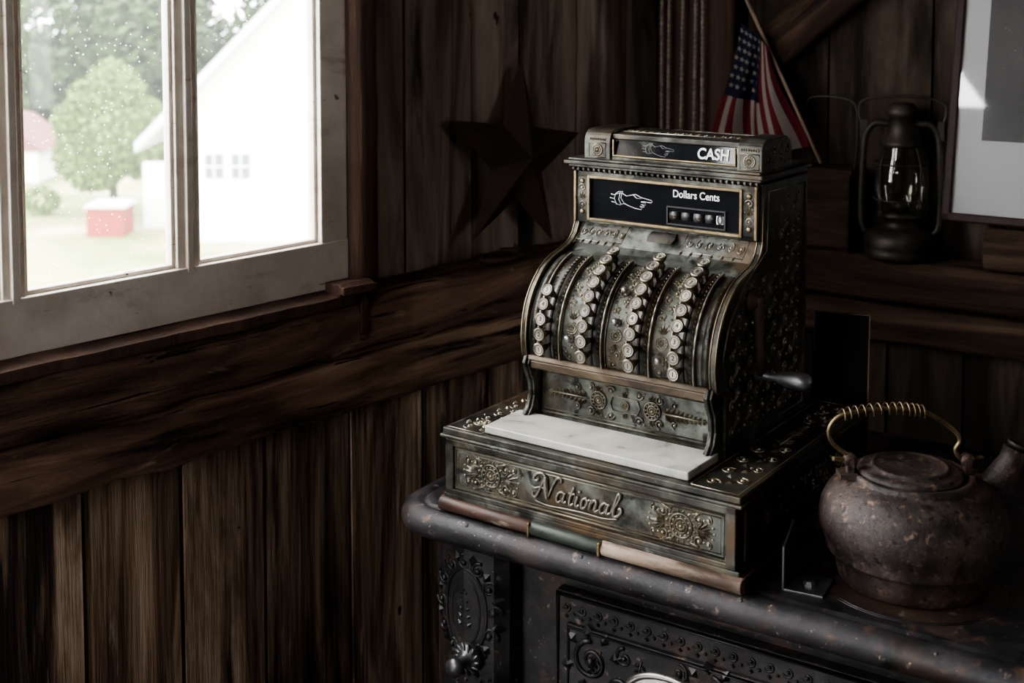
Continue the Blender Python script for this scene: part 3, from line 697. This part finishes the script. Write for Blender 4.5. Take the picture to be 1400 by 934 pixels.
prism(bm,[(.2225,.484),(.2285,.5095),(.232,.5095),(.232,.484)],.1385,.3346,fx)
obj('display_panels',bm,['blackgl'],parent=cr)
text('display_dollars','Dollars Cents',cr,(.276,.2162,.4385),.0150,'white',sx=.86,ext=.0002,bold=.0002)
text('sign_text','CASH',cr,(.298,.2238,.4965),.0215,'white',rot=(77,0,0),sx=.88,ext=.0002,bold=.0005)
bm=B()
box(bm,.231,.322,.2145,.2175,.3945,.3965); box(bm,.231,.322,.2145,.2185,.419,.421); box(bm,.231,.233,.2145,.218,.395,.42); box(bm,.320,.322,.2145,.218,.395,.42)
obj('drum_window_frame',bm,['ink'],parent=cr)
bm=B()
for i,x in enumerate((.235,.254,.273,.291,.308)):
    cyl(bm,(x,.2275,.4077),(x+(.016 if i<4 else .011),.2275,.4077),.0125,seg=24,mi=0 if i<4 else 1)
obj('number_drums',bm,['ironorn','white'],parent=cr)
text('drum_zero','0',cr,(.3135,.2146,.4077),.018,'ink',ext=.0002,bold=.0002)
for x in (.243,.281,): text('drum_mark','c',cr,(x,.2146,.4077),.010,'brass',ext=.0002)
def hand(bm,x,z,s,yf,th):
    P=[[(0,10),(8,6),(16,8),(24,10),(34,6),(52,3),(54,1),(52,-1),(38,0),(34,-1)],[(34,-1),(42,-2),(42,-5),(34,-5),(40,-7),(39,-9),(32,-8),(36,-11),(34,-13),(24,-12),(12,-9),(4,-6)],
       [(20,9),(26,4),(34,4)],[(0,10),(-4,8),(-6,0),(-2,-8),(4,-6)],[(-6,9),(-12,7),(-14,0),(-10,-8),(-3,-9)],[(-6,9),(-1,11)],[(-12,6),(-20,7)],[(-14,0),(-22,1)],[(-11,-6),(-19,-5)],[(0,10),(-2,2),(4,-6)],[(-14,6),(-6,12),(2,13),(0,10)]]
    for l_ in P: tube(bm,[Vector((x+a*s,yf(z+b*s),z+b*s)) for a,b in l_],th,5)
bm=B(); hand(bm,.158,.423,.00092,lambda z:yd(z)-.0003,.0005); obj('pointing_hand_drawing',bm,['white'],parent=cr)
bm=B(); hand(bm,.200,.497,.00068,lambda z:.2225+(z-.484)*.235,.00025); obj('painted_hand_reflection',bm,['greyline'],parent=cr)  # thin grey lines painted in place of a hand's reflection
bm=B()
lathe(bm,[(0,0),(.016,0),(.017,.006),(.012,.010),(.010,.014),(0,.016)],T(.376,.18,.312)@RY(90),24)
tube(bm,[(.388,.18,.318),(.389,.18,.29),(.391,.181,.25),(.393,.182,.214)],[.009,.007,.006,.008],10)
obj('crank_arm',bm,['rust'],parent=cr)
bm=B()
lathe(bm,[(0,-.008),(.007,-.008),(.007,0),(.0055,.01),(.0055,.02),(.009,.03),(.0115,.045),(.0125,.055),(.011,.064),(.006,.069),(0,.070)],T(.393,.182,.214)@RY(90),20)
obj('crank_handle',bm,['steel'],parent=cr)

# ------------------------------------------------------------------ KETTLE
kt=empty('cast_iron_kettle',T(.492,1.568,ZT))
bm=B()
lathe(bm,[(0,.0),(.084,.0),(.088,.004),(.0905,.012),(.092,.030),(.0935,.033),(.1015,.036),(.1035,.039),(.1025,.043),(.1065,.052),(.1115,.066),(.1125,.078),(.1100,.092),(.1035,.106),(.094,.117),(.083,.1245),(.075,.127),(.0735,.129),(.0735,.1325),(.071,.134),(.066,.134),(.064,.131),(.050,.130)],I4,64)
for sg,x in ((-1,-.078),(1,.066)):
    box(bm,x-.014,x+.014,-.012,.012,.128,.134)
    box(bm,x-.004,x+.004,-.006,.006,.130,.150)
    lathe(bm,[(0,-.005),(.008,-.005),(.009,0),(.008,.005),(0,.005)],T(x,0,.149)@RX(90),16)
tube(bm,[(.075,.02,.060),(.100,.022,.085),(.118,.024,.112),(.131,.026,.138),(.137,.027,.152)],[.036,.031,.023,.0165,.0165],20)
obj('kettle_body',bm,['kettle'],parent=kt)
bm=B()
lathe(bm,[(0,.130),(.062,.130),(.0635,.133),(.062,.1375),(.056,.1395),(.0475,.1400),(.0465,.1425),(.044,.1440),(.0425,.1428),(.041,.1418),(.012,.1418),(.008,.1425),(0,.1428)],T(-.004,0,0),48)
obj('kettle_lid',bm,['kettle'],parent=kt)
bm=B(); lathe(bm,[(0,0),(.012,0),(.0135,-.002),(.0145,.004),(.013,.004),(.011,-.001),(0,-.001)],T(.1385,.0272,.156)@RY(22),20)
obj('spout_mouth',bm,['kettle'],parent=kt)
bm=B()
L1=[(-.100,-.004,.152),(-.078,0,.1495),(-.082,0,.156),(-.098,0,.168),(-.1045,0,.182),(-.100,0,.196),(-.086,0,.206),(-.06,0,.2105),(-.03,0,.213),(-.005,0,.212),(.014,0,.208),(.035,0,.196),(.052,0,.182),(.056,0,.172),(.051,0,.162),(.056,0,.152),(.066,0,.1495),(.086,.002,.1515)]
sp=cr_spline(L1); tube(bm,sp,.0028,10)
cen=[p for p in sp if -.09<p.x<.016 and p.z>.203]
turns=13; pts=[]; n=turns*14
for i in range(n+1):
    t=i/n*(len(cen)-1); k=min(int(t),len(cen)-2); p=cen[k].lerp(cen[k+1],t-k); a=2*math.pi*turns*i/n
    pts.append(p+Vector((0,math.cos(a),math.sin(a)))*.0072)
tube(bm,pts,.0012,6)
obj('kettle_bail_handle',bm,['brass'],parent=kt)

MB_=MC@T(.487,.037,0)
br=empty('steel_angle_bracket',MB_@RZ(8))
bm=B(); prism(bm,[(0,0),(.055,0),(.055,.066),(.045,.072),(.0,.054)],0,.003,lambda p,a:Vector((a,p[0],p[1]))); box(bm,0,.05,0,.055,0,.003)
obj('plate',bm,['steel'],parent=br,bev=.0006)
bm=B(); lathe(bm,[(0,0),(.008,0),(.008,.002),(.005,.0055),(0,.006)],T(.028,.024,.003),6,smooth=False); obj('bolt',bm,['steel'],parent=br)

sb=empty('framed_slate',T(.508,1.99,ZT)@RZ(-18)@RX(-8))
bm=B(); box(bm,-.040,.040,0,.006,0,.220); obj('slate_panel',bm,['slate'],parent=sb)
bm=B()
for (a,b,c,d_) in ((-.042,-.0402,0,.222),(.0402,.042,0,.222),(-.042,.042,.2202,.222),(-.042,.042,0,.0018)): box(bm,a,b,-.002,.008,c,d_)
obj('slate_frame',bm,['brass'],parent=sb)

# ------------------------------------------------------------------ star
bm=B()
def starpts(R,r,rot=0): return [((R if i%2==0 else r)*math.sin(math.pi*i/5+rot),(R if i%2==0 else r)*math.cos(math.pi*i/5+rot)) for i in range(10)]
P=starpts(.197,.078,R_(-8))
vs=[bm.verts.new((a,0,b)) for a,b in P]; c=bm.verts.new((0,.040,0)); c2=bm.verts.new((0,-.004,0))
for i in range(10): bm.faces.new((vs[i],vs[(i+1)%10],c)); bm.faces.new((vs[(i+1)%10],vs[i],c2))
obj('metal_barn_star',bm,['star'],Mx=ML@T(.30,-.062,1.200)@RX(4))
bm=B(); hp=[(.052*math.cos(R_(a)),.030*math.sin(R_(a))+(.0),.0) for a in range(-50,231,14)]
tube(bm,hp,.0065,8,flat=.8); obj('horseshoe',bm,['rust'],Mx=ML@T(.40,-.012,1.031)@RZ(10))

# ------------------------------------------------------------------ ropes
bm=B()
for i,s in enumerate((.050,.066,.094,.120,.136)):
    y=.020; ph=i*1.3
    for k in range(2):
        tube(bm,[(s+.0018*math.cos(z*300+ph+k*math.pi)+.003*math.sin(z*3+i),y+.0018*math.sin(z*300+ph+k*math.pi),z) for z in [1.10+j*.0042 for j in range(310)]],.0022,5)
tube(bm,[(.03,.03,2.40),(.16,.03,2.40)],.009,8)
obj('rope_bundle',bm,['rope'],Mx=MR)

# ------------------------------------------------------------------ flag
fl=empty('small_american_flag',MR)
TL=Vector((.228,0,1.462)); TR=Vector((.284,0,1.412)); BL=Vector((.175,0,1.215)); BR=Vector((.358,0,1.222))
def fpt(u,v,h=0):
    p=TL.lerp(TR,u).lerp(BL.lerp(BR,u),v); a=v*.9+.25
    p.y=.005-.020*a*math.sin(u*9.5+v*1.2)-.007*math.sin(u*21+v*4)*a-h
    p.x+=.006*math.sin(v*5+u*3); p.z-=.010*math.sin(u*math.pi)*v
    return p
bm=B(); nu,nv=52,40
g=[[bm.verts.new(fpt(i/nu,j/nv)) for j in range(nv+1)] for i in range(nu+1)]
for i in range(nu):
    for j in range(nv):
        f=bm.faces.new((g[i][j],g[i+1][j],g[i+1][j+1],g[i][j+1])); f.smooth=True
        st_=int(i/nu*13)
        f.material_index=2 if (i/nu<8/13 and j/nv<.56) else (0 if st_%2==0 else 1)
obj('flag_cloth',bm,['red','fwhite','blue'],parent=fl)
bm=B()
for r_ in range(7):
    for c_ in range(5):
        uu=.05+.115*c_*.98+(.0 if r_%2 else .03); vv=.05+.073*r_
        ctr=fpt(uu,vv)
        rad=.0062; e1=(fpt(uu+.02,vv)-ctr).normalized(); e2=(fpt(uu,vv+.02)-ctr).normalized(); nn=Vector((0,-.0015,0))
        pts=[ctr+nn+(e1*a+e2*b) for a,b in [((rad if i%2==0 else rad*.4)*math.sin(math.pi*i/5),(rad if i%2==0 else rad*.4)*-math.cos(math.pi*i/5)) for i in range(10)]]
        bm.faces.new([bm.verts.new(p) for p in pts])
obj('flag_stars',bm,['fwhite'],parent=fl)
bm=B(); cyl(bm,(.205,.02,1.56),(.385,.035,1.19),.0035,.0035,8); ball(bm,(.205,.02,1.562),.006,0,2); obj('flag_stick',bm,['stick'],parent=fl)

wb=empty('wooden_box',MR@T(.335,.045,1.019))
bm=B(); box(bm,0,.105,0,.075,0,.010); 
for (a,b,c,d_) in ((0,.105,0,.008),(0,.105,.067,.075),(0,.008,0,.075),(.097,.105,0,.075)): box(bm,a,b,c,d_,0,.150)
box(bm,-.004,.109,-.004,.079,.150,.160)
obj('box_body',bm,['beam_bk'],parent=wb,bev=.0015)
bm=B(); tube(bm,cr_spline([(.004,.03,.155),(.0,.03,.22),(.004,.03,.285),(.03,.03,.298),(.08,.03,.296),(.104,.03,.28),(.108,.03,.22),(.102,.03,.155)]),.0024,8); obj('box_bail',bm,['lant'],parent=wb)

# ------------------------------------------------------------------ lantern
ln=empty('hurricane_lantern',MR@T(.532,.062,1.019)@RZ(15)@Matrix.Diagonal((1.0,1.0,1.12,1)))
bm=B()
lathe(bm,[(0,0),(.062,0),(.066,.004),(.066,.012),(.064,.016),(.066,.020),(.066,.034),(.058,.044),(.040,.050),(.030,.053),(.030,.064),(.040,.068),(.042,.074),(.036,.078),(.0,.079)],I4,36)
lathe(bm,[(.034,.188),(.040,.190),(.038,.198),(.026,.206),(.024,.238),(.030,.241),(.029,.252),(.018,.262),(.0,.264)],I4,32)
for sg in (-1,1):
    tube(bm,cr_spline([(sg*.050,0,.034),(sg*.068,0,.050),(sg*.072,0,.09),(sg*.070,0,.16),(sg*.066,0,.205),(sg*.05,0,.226),(sg*.022,0,.226)]),.0060,10)
    box(bm,sg*.07-.006,sg*.07+.006,-.004,.004,.20,.232)
tube(bm,cr_spline([(-.072,0,.222),(-.079,0,.245),(-.072,0,.264),(-.03,0,.272),(.03,0,.272),(.072,0,.264),(.079,0,.245),(.072,0,.222)]),.0024,8)
for z in (.10,.16): tube(bm,[((.050)*math.cos(2*math.pi*i/32),.050*math.sin(2*math.pi*i/32),z) for i in range(32)],.0013,6,True)
for a in (45,135,225,315): 
    c_,s_=math.cos(R_(a)),math.sin(R_(a)); tube(bm,[(.040*c_,.040*s_,.072),(.051*c_,.051*s_,.10),(.051*c_,.051*s_,.16),(.038*c_,.038*s_,.19)],.0013,6)
lathe(bm,[(0,.079),(.016,.079),(.014,.092),(.004,.098),(0,.098)],I4,16)
obj('lantern_body',bm,['lant'],parent=ln)
bm=B(); lathe(bm,[(.034,.076),(.044,.095),(.048,.120),(.045,.150),(.036,.178),(.033,.190)],I4,36); obj('lantern_globe',bm,['lglass'],parent=ln)

# ------------------------------------------------------------------ framed picture leaning on a block
PF=MR@T(.625,.004,1.106)@RX(-11)
pf=empty('framed_picture',PF); pw,ph=.46,.56
bm=B()
for (a,b,c,d_) in ((0,.016,0,ph),(pw-.016,pw,0,ph),(0,pw,0,.016),(0,pw,ph-.016,ph)): box(bm,a,b,-.008,.012,c,d_)
obj('picture_frame',bm,['frame'],parent=pf,bev=.003)
bm=B(); box(bm,.012,pw-.012,0,.008,.012,ph-.012); obj('mat_board',bm,['mat'],parent=pf)
bm=B(); box(bm,.060,pw-.060,-.0012,0,.150,ph-.04); obj('print',bm,['print'],parent=pf)
text('caption','LANDSCAPE',pf,(pw/2,-.0008,.085),.028,'ink',ext=.0002)
bm=B(); box(bm,.014,pw-.014,-.0045,-.0040,.014,ph-.014); obj('picture_glass',bm,['glass2'],parent=pf)
bm=B(); beam(bm,.70,1.02,.0,.075,1.0205,1.098,24,.003,15); obj('timber_offcut',bm,['beam_bk'],Mx=MR)
bm=B()
prism(bm,[(0,-.03),(.09,-.026),(.12,0),(.09,.026),(0,.03)],0,.03,lambda p,a:Vector((p[0],p[1],a)))
tube(bm,cr_spline([(.015,0,.03),(.015,0,.06),(.04,0,.078),(.07,0,.072),(.08,0,.03)]),.006,8)
fi=obj('flat_iron',bm,['rust'],Mx=MR@T(1.12,.06,1.02),bev=.002)

# ------------------------------------------------------------------ OUTDOORS
G=-3.0
bm=B(); box(bm,-70,30,6,90,G-.1,G); obj('ground',bm,['grass'])
bm=B()
x0,x1=-6.15,1.15; y0,y1=23.6,33; ez=-.75; ax=-2.5; az=ez+3.65*1.03
prism(bm,[(x0,G),(x1,G),(x1,ez),(ax,az),(x0,ez)],y0,y1,lambda p,a:Vector((p[0],a,p[1])))
box(bm,-7.1,x0,y0+1.4,y0+1.6,G,G+1.25)
wbld=empty('white_building',T(0,0,0)); obj('siding_walls',bm,['siding'],parent=wbld)
bm=B()
for sg in (-1,1):
    e=(ax+sg*4.2,az-4.2*1.03); prism(bm,[(ax,az),(e[0],e[1]),(e[0],e[1]+.18),(ax,az+.18)],y0-.5,y1,lambda p,a:Vector((p[0],a,p[1])))
obj('roof',bm,['extroof'],parent=wbld)
bm=B()
for xa in (-5.56,-5.08):
    box(bm,xa,xa+.32,y0-.03,y0+.01,-1.86+.02,-1.40)
obj('small_windows',bm,['winpane'],parent=wbld)
bm=B()
for xa in (-5.56,-5.08):
    box(bm,xa+.145,xa+.175,y0-.05,y0-.02,-1.84,-1.40); box(bm,xa,xa+.32,y0-.05,y0-.02,-1.64,-1.61)
obj('window_bars',bm,['siding'],parent=wbld)
rs=empty('red_shed',T(-7.50,24.0,G)); bm=B(); box(bm,-.38,.30,0,.7,0,.54); obj('shed_walls',bm,['redshed'],parent=rs)
bm=B(); prism(bm,[(-.43,.54),(.35,.54),(.30,.60),(-.38,.60)],-.05,.75,lambda p,a:Vector((p[0],a,p[1]))); obj('shed_roof',bm,['extroof'],parent=rs)
fb=empty('distant_farm_building',T(-12.3,31,G)); bm=B(); box(bm,-1.6,1.0,0,2,0,.9); obj('farm_walls',bm,['siding'],parent=fb)
bm=B(); prism(bm,[(-1.8,.85),(1.2,.75),(.2,1.5),(-1.8,1.7)],-.1,2,lambda p,a:Vector((p[0],a,p[1]))); obj('farm_roof',bm,['pink'],parent=fb)
def leaves(name,blobs,n,size,mat,parent=None):
    vs=[];fs=[]
    tot=sum(b[3]*b[3] for b in blobs)
    for (x,y,z,r,sz) in blobs:
        for k in range(int(n*r*r/tot)):
            d=Vector((random.gauss(0,1),random.gauss(0,1),random.gauss(0,1))).normalized()*(r*random.uniform(.72,1.08))
            p=Vector((x+d.x,y+d.y,z+d.z*sz)); a=Vector((random.gauss(0,1),random.gauss(0,1),random.gauss(0,1))).normalized(); b=a.orthogonal().normalized()
            s=size*random.uniform(.6,1.3); i=len(vs)
            vs+= [p+a*s,p+b*s*.6,p-a*s,p-b*s*.6]; fs.append((i,i+1,i+2,i+3))
    me=bpy.data.meshes.new(name); me.from_pydata([tuple(v) for v in vs],[],fs); me.materials.append(M[mat])
    o=bpy.data.objects.new(name,me); scene.collection.objects.link(o)
    if parent: o.parent=parent
    return o
tr=empty('leafy_tree',T(0,0,0))
bl=[(-8.1,26.4,-1.2,.72,1.2),(-8.7,26.4,-1.75,.58,1),(-7.5,26.4,-1.7,.55,1),(-8.1,26.4,-.35,.46,1.1),(-8.4,26.2,-2.05,.55,.8),(-7.45,26.4,-1.0,.40,1),(-8.95,26.4,-1.1,.38,1),(-8.0,26.1,-1.5,.6,1),(-8.6,26.3,-.6,.35,1),(-7.7,26.3,-.5,.3,1.1)]
leaves('tree_foliage',bl,12000,.06,'leaf1',tr)
bm=B(); tube(bm,[(-8.1,26.4,G),(-8.1,26.4,-2.2),(-8.05,26.4,-1.2)],[.1,.08,.04],8); 
for q in bl[:6]: tube(bm,[(-8.1,26.4,-2.2),(q[0],q[1],q[2])],[.05,.02],6)
obj('tree_trunk',bm,['bark'],parent=tr)
fb=[]
for i in range(80):
    x=-32+31*random.random(); y=36+9*random.random(); fb.append((x,y,random.uniform(-2.2,3.8),random.uniform(1.2,2.3),1.0))
leaves('forest_trees',fb,50000,.22,'leaf2')
leaves('garden_shrubs',[(-10.4,25,-2.7,.45,.7),(-11.2,25.5,-2.75,.4,.7),(-9.6,26.5,-2.7,.35,.8),(-12.5,27,-2.6,.6,.8)],2500,.06,'leaf1')

# ------------------------------------------------------------------ world + camera
w=bpy.data.worlds.new('overcast_sky'); scene.world=w; w.use_nodes=True; nt=w.node_tree
bg=nt.nodes['Background']; tc=N(nt,'ShaderNodeTexCoord'); sx=N(nt,'ShaderNodeSeparateXYZ'); nt.links.new(tc.outputs['Generated'],sx.inputs[0])
rp=N(nt,'ShaderNodeValToRGB'); nt.links.new(sx.outputs[2],rp.inputs[0])
e=rp.color_ramp.elements; e[0].position=0; e[0].color=(.90,.91,.92,1); e[1].position=.6; e[1].color=(.99,.985,.98,1)
nt.links.new(rp.outputs[0],bg.inputs[0]); bg.inputs[1].default_value=22.0
cd=bpy.data.cameras.new('camera'); co=bpy.data.objects.new('camera',cd); scene.collection.objects.link(co)
co.location=(0,0,1.52); co.rotation_euler=(R_(86),0,0); cd.sensor_width=36; cd.lens=46.03; cd.shift_y=-.2514; cd.clip_start=.05; cd.clip_end=300
cd.dof.use_dof=True; cd.dof.focus_distance=1.75; cd.dof.aperture_fstop=6.3
scene.camera=co
scene.view_settings.view_transform='AgX'
scene.view_settings.look='AgX - Medium High Contrast'
